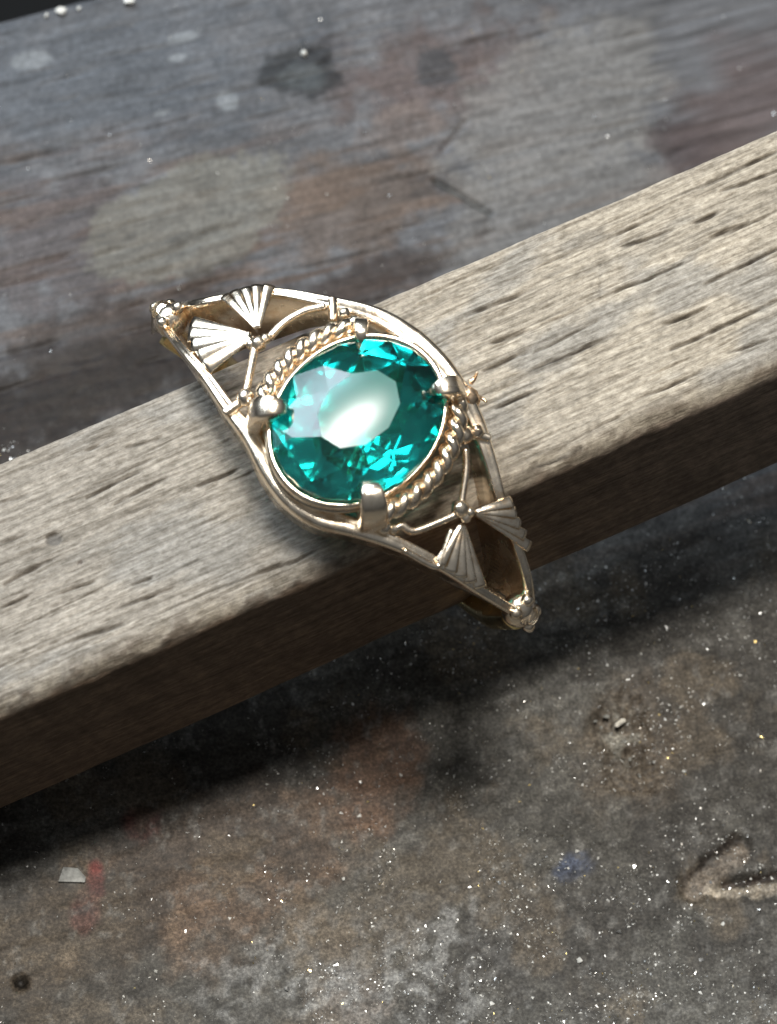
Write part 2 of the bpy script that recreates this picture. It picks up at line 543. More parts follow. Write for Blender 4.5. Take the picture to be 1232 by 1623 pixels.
grooves = []
for a, b, dep, wd in [
    ((200, 710), (255, 692), .9, 1.2), ((137, 788), (219, 747), 1, 1.2), ((182, 797), (264, 756), 1, 1.3), ((315, 770), (378, 742), 1, 1.2),
    ((140, 712), (165, 702), .8, 1), ((9, 927), (82, 886), 1, 1.3), ((0, 966), (50, 943), .9, 1), ((91, 943), (150, 920), .8, 1),
    ((169, 970), (273, 934), 1, 1.2), ((114, 1016), (191, 988), 1, 1.6), ((0, 797), (45, 783), .8, 1), ((397, 911), (501, 875), 1, 1.2),
    ((210, 925), (241, 915), .8, 1), ((0, 862), (42, 846), .7, 1), ((740, 499), (845, 458), 1, 1.5), ((964, 376), (1037, 344), 1, 1.2),
    ((987, 390), (1064, 362), 1, 1.3), ((1110, 298), (1240, 236), 1, 1.3), ((1146, 303), (1240, 268), .9, 1.2), ((1100, 353), (1142, 335), .9, 1.4),
    ((950, 472), (1082, 417), .9, 1.1), ((1119, 449), (1240, 390), 1, 1.3), ((1128, 376), (1187, 353), 1, 1.4), ((1055, 513), (1119, 485), 1, 1.4),
    ((1064, 554), (1240, 472), 1, 1.3), ((777, 545), (836, 522), .9, 1.2), ((768, 586), (841, 554), .9, 1.2), ((841, 586), (973, 531), 1, 1.2),
    ((786, 645), (854, 618), 1, 1.3), ((800, 727), (854, 704), .8, 1), ((813, 759), (923, 709), 1, 1.3), ((1005, 636), (1110, 590), .8, 1.1),
    ((1155, 558), (1219, 536), .8, 1), ((845, 560), (950, 508), .6, .9), ((760, 560), (960, 470), .5, .8), ((1090, 398), (1232, 335), .6, .9)]:
    t0, p0 = sl(*a); t1, p1 = sl(*b)
    grooves.append((t0, p0, t1, p1, dep, wd))
for k in range(150):
    t0 = rng.uniform(-50, 48); p0 = rng.uniform(-4.6, 4.7); ln = rng.uniform(1.0, 6.0)
    grooves.append((t0, p0, t0 + ln, p0 + rng.normal(0.02, 0.03) * ln, rng.uniform(0.12, 0.45), rng.uniform(0.4, 0.75)))
t0, p0 = sl(950, 408); t1, p1 = sl(951, 472)
grooves.append((t0, p0, t1, p1, 0.45, 0.9))

ts = spaced(-19, 24, 0.11, 1, 1.3)
ts = np.concatenate([np.linspace(-47, ts[0] - 0.5, 50), ts, np.linspace(ts[-1] + 0.5, 46, 40)])
hw = SW / 2
prof = []          # (p, z, side) around the section; side: 0 top, 1 near, 2 bottom, 3 far


def arc(cx, cz, r, a0, a1, n, s):
    for k in range(n):
        a = math.radians(a0 + (a1 - a0) * k / (n - 1))
        prof.append((cx + r * math.cos(a), cz + r * math.sin(a), s))


r_n, r_f = 0.75, 0.16
arc(hw - r_f, -r_f, r_f, 0, 90, 4, 0)
for q in np.linspace(hw - r_f, -hw + r_n, 190)[1:-1]:
    prof.append((q, 0.0, 0))
arc(-hw + r_n, -r_n, r_n, 90, 180, 8, 0)
for q in np.linspace(-r_n, -SH + 0.35, 40)[1:-1]:
    prof.append((-hw, q, 1))
arc(-hw + 0.35, -SH + 0.35, 0.35, 180, 270, 5, 1)
for q in np.linspace(-hw + 0.35, hw - 0.35, 8)[1:-1]:
    prof.append((q, -SH, 2))
arc(hw - 0.35, -SH + 0.35, 0.35, 270, 360, 5, 3)
for q in np.linspace(-SH + 0.35, -r_f, 24)[1:-1]:
    prof.append((hw, q, 3))
prof = np.array(prof)
ncs = len(prof)
TT = np.repeat(ts, ncs); PP = np.tile(prof[:, 0], len(ts)); ZZ = np.tile(prof[:, 1], len(ts)); SS = np.tile(prof[:, 2], len(ts))
# slow waviness of the sawn faces
wav = 0.10 * (fbm(TT * 0.12, PP * 0.3 + 4, 401, 3) - 0.5)
PPw = PP + 0.16 * (fbm(TT * 0.20, ZZ * 0.12 + 8, 411, 3) - 0.5)
top = sstep(-0.30, -0.02, ZZ)
ZZw = ZZ + wav * top
fibre = fbm(TT * 0.9, PP * 6.0, 421, 4)
ZZw += top * 0.10 * (fibre - 0.5) + top * 0.05 * (fbm(TT * 4, PP * 7, 431, 3) - 0.5)
# worn, splintered near edge
edge = sstep(-hw + 1.25, -hw + 0.05, PP) * sstep(-1.6, -0.1, ZZ)
ragged = fbm(TT * 1.5, PP * 2.5 + ZZ * 2.5, 441, 4)
ZZw -= edge * (0.06 + 0.30 * np.clip(ragged - 0.35, 0, 1))
PPw += edge * 0.25 * np.clip(fbm(TT * 1.1 + 40, ZZ * 2, 451, 4) - 0.35, 0, 1)
dirt = np.zeros_like(TT)
on_top = np.where(top > 0.05)[0]
tp, pp_ = TT[on_top], PP[on_top]
for (t0, p0, t1, p1, dep, wd) in grooves:
    lo, hi = min(t0, t1) - 0.6, max(t0, t1) + 0.6
    i = np.where((tp > lo) & (tp < hi))[0]
    if not len(i):
        continue
    dx, dy = t1 - t0, p1 - p0
    s = np.clip(((tp[i] - t0) * dx + (pp_[i] - p0) * dy) / (dx * dx + dy * dy), 0, 1)
    wig = 0.10 * (vnoise(tp[i] * 1.3 + t0 * 7, tp[i] * 0 + p0 * 5, 461) - 0.5)
    d = np.hypot(tp[i] - t0 - s * dx, pp_[i] + wig - p0 - s * dy)
    taper = 0.35 + 0.65 * np.sin(np.clip(s, 0.02, 0.98) * math.pi) ** 0.6
    taper *= 0.55 + 0.9 * vnoise(tp[i] * 2.2, tp[i] * 0 + t0, 471)
    m = sstep(0.088 * wd, 0.025, d) * taper * dep
    ZZw[on_top[i]] -= 0.13 * m
    dirt[on_top[i]] = np.maximum(dirt[on_top[i]], m)
# colour
warm = sstep(-14, 16, TT)[:, None]
base = np.array([0.240, 0.213, 0.180]) * (1 - warm) + np.array([0.318, 0.274, 0.216]) * warm
mott = fbm(TT * 0.35, PP * 0.9, 481, 5)
streak = fbm(TT * 0.25, PP * 3.2, 491, 4)
base = base * (0.62 + 0.50 * mott + 0.28 * streak)[:, None]
grey = (sstep(0.52, 0.70, fbm(TT * 0.22 + 9, PP * 0.5, 501, 4)) * 0.55)[:, None]
base = base * (1 - grey) + np.array([0.20, 0.19, 0.175]) * grey
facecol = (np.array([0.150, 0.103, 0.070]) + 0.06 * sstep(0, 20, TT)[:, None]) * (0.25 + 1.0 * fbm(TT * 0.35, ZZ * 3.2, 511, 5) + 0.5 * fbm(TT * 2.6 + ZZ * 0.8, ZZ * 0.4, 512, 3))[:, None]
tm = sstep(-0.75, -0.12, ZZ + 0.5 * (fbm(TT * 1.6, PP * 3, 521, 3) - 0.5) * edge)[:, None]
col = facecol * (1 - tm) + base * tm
pale = (edge * tm[:, 0] * sstep(0.40, 0.62, ragged) * 0.5)[:, None]
col = col * (1 - pale) + np.array([0.34, 0.29, 0.22]) * pale
lines = (sstep(0.60, 0.74, fbm(TT * 0.10 + 3, PP * 5.5, 551, 3)) * tm[:, 0] * 0.5)[:, None]
col = col * (1 - lines) + np.array([0.10, 0.082, 0.062]) * lines
soil = (edge * tm[:, 0] * sstep(0.55, 0.35, ragged) * 0.75)[:, None]
col = col * (1 - soil) + np.array([0.11, 0.08, 0.055]) * soil
farline = (sstep(hw - 0.45, hw - 0.1, PP) * tm[:, 0] * 0.35)[:, None]
col = col * (1 - farline) + np.array([0.25, 0.215, 0.175]) * farline
dk = np.clip(dirt * 0.85, 0, 0.85)[:, None]
col = col * (1 - dk) + np.array([0.045, 0.036, 0.028]) * dk
# a nick, a dark burn spot and the ring's soft shadow, painted in
for (cx, cy, r, cc, k) in ((86, 853, 0.33, (0.10, 0.09, 0.08), 0.9), (128, 890, 0.12, (0.12, 0.10, 0.09), 0.8)):
    tq, pq = sl(cx, cy)
    mk = (sstep(1.1, 0.7, np.hypot((TT - tq) / r, (PP - pq) / (r * 0.8)) + 0.6 * (fbm(TT * 3, PP * 3, 531, 2) - 0.5)) * k * tm[:, 0])[:, None]
    col = col * (1 - mk) + np.array(cc) * mk
    ZZw -= 0.12 * mk[:, 0]
tq, pq = sl(470, 850)
mk = (sstep(1.3, 0.4, np.hypot((TT - tq) / 3.6, (PP - pq) / 2.2) + 1.0 * (fbm(TT * .8, PP * 1.2, 541, 4) - 0.5)) * 0.40 * tm[:, 0])[:, None]
col = col * (1 - mk) + np.array([0.11, 0.095, 0.078]) * mk
nt_ = len(ts)
faces = grid_faces(nt_, ncs, True)
faces = [f[::-1] for f in faces]
faces.append(tuple(range(ncs)))
faces.append(tuple(range((nt_ - 1) * ncs, nt_ * ncs))[::-1])
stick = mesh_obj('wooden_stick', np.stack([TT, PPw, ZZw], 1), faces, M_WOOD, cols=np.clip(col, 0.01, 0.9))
stick.matrix_world = Matrix.Translation(Vector(SORG * MM)) @ Matrix((T, P, np.array([0, 0, 1.0]))).transposed().to_4x4()
tag(stick, 'square weathered wooden stick with dark open grain holding the gold ring', 'stick')

# ------------------------------------------------------------------ the ring
TILT, TAZ = math.radians(8.0), math.radians(-65)
RN = np.array([math.sin(TILT) * math.cos(TAZ), math.sin(TILT) * math.sin(TAZ), math.cos(TILT)])
UAZ = math.radians(-42.35)
RU = np.array([math.cos(UAZ), math.sin(UAZ), 0.0]); RU -= RN * (RU @ RN); RU /= np.linalg.norm(RU)
RV = np.cross(RN, RU)
GIRDLE = 1.0
RO = on_z(567, 663, 4.0) - GIRDLE * RN
ring = bpy.data.objects.new('ring', None)
COL.objects.link(ring)
ring.empty_display_size = 0.004
ring.matrix_world = Matrix.Translation(Vector(RO * MM)) @ Matrix((RU, RV, RN)).transposed().to_4x4()
tag(ring, 'pale gold filigree ring with an oval teal green stone, slipped over the wooden stick', 'ring')

HA, HB, HE = 10.45, 7.5, 2.2


def fsurf(u):
    q = np.clip(np.abs(u) / HA, 0, 1)
    return -HB + HB * (1 - q ** HE) ** (1 / HE)


def rl(x, y, off=0.0):
    """photo pixel -> point (u, v, n) on the head's curved surface, `off` above it"""
    d = ray(x, y)
    dl = np.array([d @ RU, d @ RV, d @ RN])
    o = CAM - RO
    ol = np.array([o @ RU, o @ RV, o @ RN])
    s = np.linspace(DIST - 18, DIST + 18, 1500)
    q = ol + s[:, None] * dl
    g = q[:, 2] - fsurf(q[:, 0]) - off
    i = np.where(g < 0)[0]
    i = i[0] if len(i) else len(s) - 1
    j = max(i - 1, 0)
    k = g[j] / (g[j] - g[i] + 1e-12)
    return q[j] + (q[i] - q[j]) * k


def smooth_path(pts, n):
    pts = np.asarray(pts, float)
    ext = np.vstack([2 * pts[0] - pts[1], pts, 2 * pts[-1] - pts[-2]])
    seg = np.linalg.norm(np.diff(pts, axis=0), axis=1)
    cum = np.concatenate([[0], np.cumsum(seg)])
    out = []
    for s in np.linspace(0, cum[-1], n):
        i = min(np.searchsorted(cum, s, side='right') - 1, len(seg) - 1)
        t = (s - cum[i]) / (seg[i] + 1e-12)
        p0, p1, p2, p3 = ext[i:i + 4]
        out.append(0.5 * ((2 * p1) + (-p0 + p2) * t + (2 * p0 - 5 * p1 + 4 * p2 - p3) * t * t + (-p0 + 3 * p1 - 3 * p2 + p3) * t ** 3))
    return np.array(out)


def sweep(path, sect, up=None, scale=None, scale2=None, cap='flat'):
    """sweep a closed section [(a, b)] along a path: a across, b along `up`"""
    n = len(path); m = len(sect)
    tg = np.gradient(path, axis=0)
    tg /= np.linalg.norm(tg, axis=1)[:, None] + 1e-12
    vs = []
    for i in range(n):
        upv = np.array([0, 0, 1.0]) if up is None else np.asarray(up[i] if np.ndim(up) == 2 else up, float)
        a = np.cross(tg[i], upv)
        a /= np.linalg.norm(a) + 1e-12
        b = np.cross(a, tg[i])
        sa = 1 if scale is None else scale[i]
        sb = sa if scale2 is None else scale2[i]
        for (x, y) in sect:
            vs.append(path[i] + a * x * sa + b * y * sb)
    fs = grid_faces(n, m, True)
    c0 = len(vs); vs.append(path[0] - (0.5 * tg[0] * abs(sect[0][0]) * (1 if scale is None else scale[0]) if cap == 'round' else 0))
    c1 = len(vs); vs.append(path[-1] + (0.5 * tg[-1] * abs(sect[0][0]) * (1 if scale is None else scale[-1]) if cap == 'round' else 0))
    for j in range(m):
        k = (j + 1) % m
        fs.append((c0, k, j))
        fs.append((c1, (n - 1) * m + j, (n - 1) * m + k))
    return np.array(vs), fs


def circ(r, n=12, ry=None, e=2.0):
    ry = r if ry is None else ry
    o = []
    for k in range(n):
        a = 2 * math.pi * k / n
        c, s = math.cos(a), math.sin(a)
        o.append((r * math.copysign(abs(c) ** (2 / e), c), ry * math.copysign(abs(s) ** (2 / e), s)))
    return o


def wire(name, pts, r, parent=ring, n=28, mat=None, scale=None, ry=None, e=2.0):
    p = smooth_path(pts, n)
    v, f = sweep(p, circ(r, 12, ry, e), scale=scale, cap='round')
    return mesh_obj(name, v, f, mat or M_GOLD, parent)


def ball(name, c, r, parent=ring, mat=None, sq=(1, 1, 1), jit=0.0, seed=0):
    vs, fs = [], []
    nu, nv = 14, 9
    rr = np.random.default_rng(seed)
    for i in range(nv + 1):
        th = math.pi * i / nv
        for j in range(nu):
            ph = 2 * math.pi * j / nu
            k = r * (1 + jit * rr.normal())
            vs.append((c[0] + k * sq[0] * math.sin(th) * math.cos(ph), c[1] + k * sq[1] * math.sin(th) * math.sin(ph), c[2] + k * sq[2] * math.cos(th)))
    return mesh_obj(name, vs, [f[::-1] for f in grid_faces(nv + 1, nu, True)], mat or M_GOLD, parent)


# rims: two bands that run from tip to tip and wrap the stone
tipA = rl(243, 494); tipB = rl(846, 984)
print('tips', tipA.round(2), tipB.round(2))
rimA = [rl(x, y) for x, y in ((250, 484), (300, 474), (360, 462), (432, 453), (520, 466), (600, 484), (662, 518), (708, 560), (742, 608), (768, 660), (790, 730), (806, 795), (826, 850), (846, 915), (852, 962))]
rimB = [rl(x, y) for x, y in ((243, 505), (275, 548), (316, 596), (352, 650), (386, 697), (412, 748), (448, 797), (500, 832), (562, 849), (625, 870), (700, 905), (762, 945), (812, 976), (836, 988))]
print('rimA', np.array(rimA).round(2).tolist()); print('rimB', np.array(rimB).round(2).tolist())


def rim(name, pts, inward):
    p = smooth_path(pts, 110)
    u = p[:, 0]
    tg = np.gradient(p, axis=0); tg /= np.linalg.norm(tg, axis=1)[:, None]
    # outward surface normal of the head
    du = 1e-3
    sl_ = (fsurf(u + du) - fsurf(u - du)) / (2 * du)
    nn = np.stack([-sl_, 0 * u, np.ones_like(u)], 1); nn /= np.linalg.norm(nn, axis=1)[:, None]
    near = np.exp(-(u / 4.2) ** 2)                        # broader beside the stone
    wdt = 0.40 + 0.56 * near
    dep = 1.35 + 1.75 * sstep(3.5, 7.5, np.abs(u))
    vs = []
    sec = [(0.0, -1.0), (0.0, -0.16), (0.10, -0.04), (0.24, 0.0), (0.45, -0.01), (0.60, -0.04), (0.68, -0.06), (0.82, -0.03), (0.93, -0.10), (1.0, -0.28), (1.0, -0.9)]
    for i in range(len(p)):
        a = np.cross(nn[i], tg[i]); a /= np.linalg.norm(a)
        a *= inward
        for (x, y) in sec:
            vs.append(p[i] + a * x * wdt[i] + nn[i] * (y * dep[i] if y < -0.5 else y))
    f = grid_faces(len(p), len(sec), True)
    m = len(sec)
    f.append(tuple(range(m))[::-1]); f.append(tuple(range((len(p) - 1) * m, len(p) * m)))
    if inward < 0:
        f = [q[::-1] for q in f]
    return mesh_obj(name, vs, f, M_GOLD, ring)


rim('rim', rimA, -1)
rim('rim', rimB, 1)

# shank: from one tip round underneath to the other
ang = np.linspace(math.radians(8), math.radians(172), 90)
SR = 8.15                                               # mid-radius of the finger circle
su = SR * np.cos(ang)
sn = -7.6 - SR * np.sin(ang)
vv = np.interp(su, [tipA[0], tipB[0]], [tipA[1], tipB[1]]) * (np.abs(su) / HA) ** 2 + 0.24 * (-7.0 - sn)
pth = np.stack([su, vv, sn], 1)
pth = np.vstack([[[tipB[0] - 0.75, tipB[1], tipB[2] - 0.9]], pth, [[tipA[0] + 0.75, tipA[1], tipA[2] - 0.9]]])
pth = smooth_path(pth, 120)
cen = np.array([0, 0, -7.5])
upn = pth - cen; upn[:, 1] = 0; upn /= np.linalg.norm(upn, axis=1)[:, None]
wsc = 0.55 + 0.25 * np.sin(np.linspace(0, math.pi, 120)) ** 0.6
v, f = sweep(pth, circ(1.0, 20, 0.52, 3.2), up=upn, scale=wsc, scale2=np.full(120, 1.0))
mesh_obj('shank', v, f, M_GOLDY, ring)

# the stone
SA, SB = 3.05, 3.68            # half axes along u and v


def gem(parent, name, c, a, b, crown, pav, nf, tab, mats, dome, rot=0.0):
    vs = []; fs = []; mi = []; sm = []

    def pt(r, ang_, z, q_=1.0):
        vs.append((c[0] + a * r * q_ * math.cos(ang_ + rot), c[1] + b * r * math.sin(ang_ + rot), c[2] + z)); return len(vs) - 1
    st = 2 * math.pi / nf
    tq_ = 0.88 if dome else 1.0
    tb = [pt(tab, st * i, crown, tq_) for i in range(nf)]
    md = [pt((tab + 1) / 2 * 1.03, st * (i + .5), crown * 0.56) for i in range(nf)]
    g1 = [pt(1, st * i / 2, 0.06) for i in range(2 * nf)]
    g2 = [pt(1, st * i / 2, -0.06) for i in range(2 * nf)]
    pm = [pt(0.74, st * (i + .5), -pav * 0.42) for i in range(nf)]
    pb = [pt(0.38, st * i, -pav * 0.79) for i in range(nf)]
    cu = pt(0, 0, -pav)

    def face(*q, m=0, s=False):
        fs.append(q); mi.append(m); sm.append(s)
    # slightly rounded, worn table
    rings = [tb]
    for k in (0.82, 0.62, 0.4, 0.2):
        rings.append([pt(tab * k, st * i, crown + dome * (1 - k * k), tq_) for i in range(nf)])
    ct = pt(0, 0, crown + dome)
    for r0, r1 in zip(rings[:-1], rings[1:]):
        for i in range(nf):
            j = (i + 1) % nf
            face(r0[i], r0[j], r1[j], r1[i], m=1, s=True)
    for i in range(nf):
        face(rings[-1][i], rings[-1][(i + 1) % nf], ct, m=1, s=True)
    for i in range(nf):
        j = (i + 1) % nf; h = (i - 1) % nf
        face(tb[i], md[i], tb[j])
        face(tb[i], md[h], g1[2 * i], md[i])
        face(md[i], g1[2 * i], g1[2 * i + 1]); face(md[i], g1[2 * i + 1], g1[(2 * i + 2) % (2 * nf)])
        face(pm[i], g2[2 * i + 1], g2[2 * i]); face(pm[i], g2[(2 * i + 2) % (2 * nf)], g2[2 * i + 1])
        face(pm[h], pm[i], g2[2 * i]); face(pb[i], pm[i], pm[h]); face(pb[i], pb[j], pm[i]); face(cu, pb[j], pb[i])
    for i in range(2 * nf):
        j = (i + 1) % (2 * nf)
        face(g1[i], g2[i], g2[j], g1[j])
    # split the shared table border so only the table is smooth
    o = mesh_obj(name, vs, fs, mats, parent, smooth=sm, matidx=mi)
    b_ = bmesh.new(); b_.from_mesh(o.data)
    bmesh.ops.recalc_face_normals(b_, faces=b_.faces)
    for e_ in b_.edges:
        if len(e_.link_faces) == 2 and e_.link_faces[0].smooth != e_.link_faces[1].smooth:
            e_.smooth = False
    b_.to_mesh(o.data); b_.free()
    return o


stone = gem(ring, 'gemstone', (0, 0, GIRDLE), SA, SB, 0.95, 2.5, 10, 0.51, [M_GEM, M_TABLE], 0.14, rot=0.12)
stone['label'] = 'oval faceted teal green stone'
_ax = (RT - RN * (RT @ RN)); _ax = Vector((_ax @ RU, _ax @ RV, 0)).normalized()
_c = Vector((0, 0, GIRDLE * MM))
stone.matrix_local = Matrix.Translation(_c) @ Matrix.Rotation(math.radians(-4.2), 4, _ax) @ Matrix.Translation(-_c)   # sits a little askew in its claws

# seat and cup below the girdle
th = np.linspace(0, 2 * math.pi, 97)[:-1]


def oval_ring(name, prof_, mat=None):
    vs = []
    for t_ in th:
        for (k, z) in prof_:
            ln_ = math.hypot(SA * math.cos(t_), SB * math.sin(t_))
            s_ = 1 + k * (0.30 + 0.70 * abs(math.sin(t_)) ** 1.5 if k > 0 else 1) / ln_
            vs.append((SA * math.cos(t_) * s_, SB * math.sin(t_) * s_, z))
    n_, m_ = len(th), len(prof_)
    fs = []
    for i in range(n_):
        for j in range(m_):
            fs.append((i * m_ + j, ((i + 1) % n_) * m_ + j, ((i + 1) % n_) * m_ + (j + 1) % m_, i * m_ + (j + 1) % m_))
    return mesh_obj(name, vs, fs, mat or M_GOLD, ring)


oval_ring('stone_seat', [(-0.12, 0.76), (0.0, 0.88), (0.12, 0.93), (0.24, 0.86), (0.29, 0.68), (0.25, 0.45), (0.0, 0.45)])
oval_ring('gallery', [(-0.15, 0.40), (0.30, 0.40), (0.10, -0.4), (-0.5, -1.5), (-0.95, -1.55), (-0.55, -0.5)])

# claws
for k, (px, py, wd) in enumerate(((452, 652, 0.50), (572, 520, 0.28), (690, 622, 0.42), (588, 782, 0.54))):
    q = rl(px, py, 1.35)
    a = math.atan2(q[1] / SB, q[0] / SA)
    dx, dy = SA * math.cos(a), SB * math.sin(a)
    L = math.hypot(dx, dy); ex = np.array([dx / L, dy / L, 0])
    pts = [ex * (L + 0.45) + np.array([0, 0, -1.1]), ex * (L + 0.62) + np.array([0, 0, 0.2]), ex * (L + 0.50) + np.array([0, 0, 1.15]),
           ex * (L + 0.12) + np.array([0, 0, 1.55]), ex * (L - 0.20) + np.array([0, 0, 1.58]), ex * (L - 0.40) + np.array([0, 0, 1.46])]
    p = smooth_path(pts, 26)
    s = np.concatenate([np.linspace(1.1, 1.0, 18), np.sqrt(np.clip(1 - np.linspace(0, 0.95, 8) ** 2, 0, 1))])
    v, f = sweep(p, circ(wd, 16, wd * 0.80, 6.0), up=np.array([ex * 0.6 + np.array([0, 0, 0.8])] * 26), scale=s, cap='round')
    mesh_obj('prong', v, f, M_GOLD, ring)

# twisted wire beside the stone
prong_ang = {}
for key, (px, py) in dict(W=(452, 652), N=(572, 520), E=(690, 622), S=(588, 782)).items():
    q = rl(px, py, 1.35)
    prong_ang[key] = math.atan2(q[1] / SB, q[0] / SA) % (2 * math.pi)
for k0, k1 in (('N', 'W'), ('S', 'E')):
    a0, a1 = prong_ang[k0], prong_ang[k1]
    if a1 < a0:
        a1 += 2 * math.pi
    pts = []
    for a in np.linspace(a0 + 0.10, a1 - 0.10, 14):
        ex, ey = SA * math.cos(a), SB * math.sin(a)
        k = 1 + 0.62 / math.hypot(ex, ey)
        pts.append((ex * k, ey * k, 0.42))
    p = smooth_path(pts, 90)
    core, cf = sweep(p, circ(0.14, 8))
    tw = mesh_obj('twisted_wire', core, cf, M_GOLD, ring)
    tg = np.gradient(p, axis=0); tg /= np.linalg.norm(tg, axis=1)[:, None]
    ln_ = np.concatenate([[0], np.cumsum(np.linalg.norm(np.diff(p, axis=0), axis=1))])
    for ph in (0, math.pi):
        hx = []
        for i in range(len(p)):
            a = np.cross(tg[i], [0, 0, 1.0]); a /= np.linalg.norm(a); b = np.cross(a, tg[i])
            q = ph + ln_[i] * 2 * math.pi / 1.25
            hx.append(p[i] + 0.19 * (a * math.cos(q) + b * math.sin(q)))
        v, f = sweep(np.array(hx), circ(0.23, 9), cap='round')
        mesh_obj('strand', v, f, M_GOLD, tw)


# fans of tapering ribs
def fan(apex, ends, off=0.12):
    A = rl(*apex, off)
    E = [rl(*e_, off - 0.04) for e_ in ends]
    n = len(E)
    und = np.array([0, 0, -0.22])
    top_ = [A] + E
    vs = [q + und * 0.35 for q in top_] + [q + und * 2.2 for q in top_]
    m = n + 1
    fs = [(0, i, i + 1) for i in range(1, n)] + [(m, m + i + 1, m + i) for i in range(1, n)]
    loop = list(range(m))
    fs += [(loop[i], m + loop[i], m + loop[(i + 1) % m], loop[(i + 1) % m]) for i in range(m)]
    fo = mesh_obj('fan', vs, fs, M_GOLD, ring, smooth=False)
    b_ = bmesh.new(); b_.from_mesh(fo.data); bmesh.ops.recalc_face_normals(b_, faces=b_.faces); b_.to_mesh(fo.data); b_.free()
    wid = np.mean([np.linalg.norm(E[i + 1] - E[i]) for i in range(n - 1)]) * 0.52
    for e_ in E:
        d = e_ - A
        pts = [A + d * 0.04, A + d * 0.4 + np.array([0, 0, 0.05]), A + d * 0.8 + np.array([0, 0, 0.04]), A + d * 1.0]
        s = np.linspace(0.32, 1.0, 16)
        v, f = sweep(smooth_path(pts, 16), circ(wid, 10, wid * 0.30, 1.7), scale=s)
        mesh_obj('rib', v, f, M_GOLD, fo)
    return A


fan((402, 532), ((304, 513), (300, 530), (304, 548), (316, 566), (327, 582)))
fan((409, 522), ((357, 468), (372, 461), (390, 456), (408, 452), (427, 452)))
fan((733, 828), ((697, 893), (713, 906), (730, 915), (746, 924), (762, 932)))
fan((752, 812), ((812, 795), (818, 812), (825, 830), (833, 848), (840, 866)))

# curling wires and shot beads
wire('scroll_wire', [rl(x, y, 0.15) for x, y in ((405, 548), (398, 585), (390, 622))], 0.17)
wire('scroll_wire', [rl(x, y, 0.15) for x, y in ((428, 534), (450, 512), (482, 494), (516, 486))], 0.17)
wire('scroll_wire', [rl(x, y, 0.10) for x, y in ((527, 474), (528, 488), (528, 508))], 0.19)
wire('scroll_wire', [rl(x, y, 0.10) for x, y in ((356, 655), (378, 640), (392, 634))], 0.20)
wire('scroll_wire', [rl(x, y, 0.15) for x, y in ((738, 712), (739, 745), (732, 795))], 0.15)
wire('scroll_wire', [rl(x, y, 0.15) for x, y in ((722, 816), (690, 830), (655, 842), (638, 833), (626, 838))], 0.16)
wire('scroll_wire', [rl(x, y, 0.10) for x, y in ((742, 690), (760, 690), (776, 694))], 0.18)
wire('scroll_wire', [rl(x, y, 0.05) for x, y in ((640, 872), (690, 898), (700, 884), (716, 840))], 0.13)
for k, (x, y, r, o_) in enumerate(((390, 630, 0.36, .3), (420, 616, 0.32, .4), (410, 545, 0.33, .2), (421, 537, 0.22, .2), (398, 546, 0.22, .2), (546, 497, 0.26, .3), (562, 512, 0.30, .6),
                                   (737, 690, 0.36, .3), (756, 684, 0.30, .2), (730, 806, 0.36, .25), (745, 812, 0.22, .2), (718, 664, 0.30, .2),
                                   (616, 800, 0.26, .4), (610, 836, 0.30, .1), (626, 838, 0.22, .1), (738, 820, 0.24, .1))):
    ball('bead', rl(x, y, o_), r, seed=k, jit=0.03)

# cast lump where the rim was soldered, with two burrs
ball('solder_lump', rl(742, 628, -0.25), 0.55, mat=M_GOLDR, sq=(1.0, 0.75, 0.6), jit=0.05, seed=51)
wire('burr', [rl(746, 606, -0.2), rl(752, 600, -0.2), rl(757, 590, 0.1)], 0.10, n=8, mat=M_GOLDR, scale=np.linspace(1.2, 0.5, 8))
wire('burr', [rl(756, 628, -0.3), rl(765, 632, -0.3), rl(772, 637, -0.2)], 0.09, n=8, mat=M_GOLDR, scale=np.linspace(1.2, 0.5, 8))

# small clear stones set in the tips between bead claws
for (cx, cy, beads) in ((262, 498, ((246, 488), (258, 512), (282, 488), (270, 484))), (832, 972, ((838, 992), (848, 968), (818, 972), (836, 952)))):
    c = rl(cx, cy, 0.0)
    s_ = (fsurf(c[0] + 1e-3) - fsurf(c[0] - 1e-3)) / 2e-3
    nn = np.array([-s_, 0, 1.0]); nn /= np.linalg.norm(nn)
    pl = ball('tip_plate', c - nn * 0.35, 0.72, sq=(1, 1, 1.0), jit=0.01, seed=3)
    gem(pl, 'accent_stone', c + nn * 0.16, 0.46, 0.46, 0.22, 0.4, 8, 0.55, [M_CLEAR, M_CLEAR], 0.0)['label'] = 'tiny clear stone set in the tip'
    for k, (bx, by) in enumerate(beads):
        ball('bead', rl(bx, by, 0.08), 0.27, pl, seed=80 + k, jit=0.04)

# ------------------------------------------------------------------ loose bits on the bench


def bench_point(x, y):
    X, Y = bl(x, y)
    h, _, _ = bench_z_local(np.array([X]), np.array([Y]))
    return np.array([X, Y, float(h[0])])


BM = bench.matrix_world.copy()


def chunk(seed, size, flat=(1, 1, 1), n=12):
    r = np.random.default_rng(seed)
    b_ = bmesh.new()
    for k in range(n):
        q = r.normal(size=3); q /= np.linalg.norm(q)
        q *= r.uniform(0.75, 1.0)
        b_.verts.new(q * size * np.array(flat))
    res = bmesh.ops.convex_hull(b_, input=b_.verts)
    bmesh.ops.delete(b_, geom=[g for g in res['geom_interior'] if isinstance(g, bmesh.types.BMVert)], context='VERTS')
    b_.verts.index_update()
    vs = [tuple(x.co) for x in b_.verts]; fs = [tuple(x.index for x in f_.verts) for f_ in b_.faces]
    b_.free()
    return np.array(vs), fs


def rotz(v, a):
    c, s = math.cos(a), math.sin(a)
    return v @ np.array([[c, s, 0], [-s, c, 0], [0, 0, 1]])


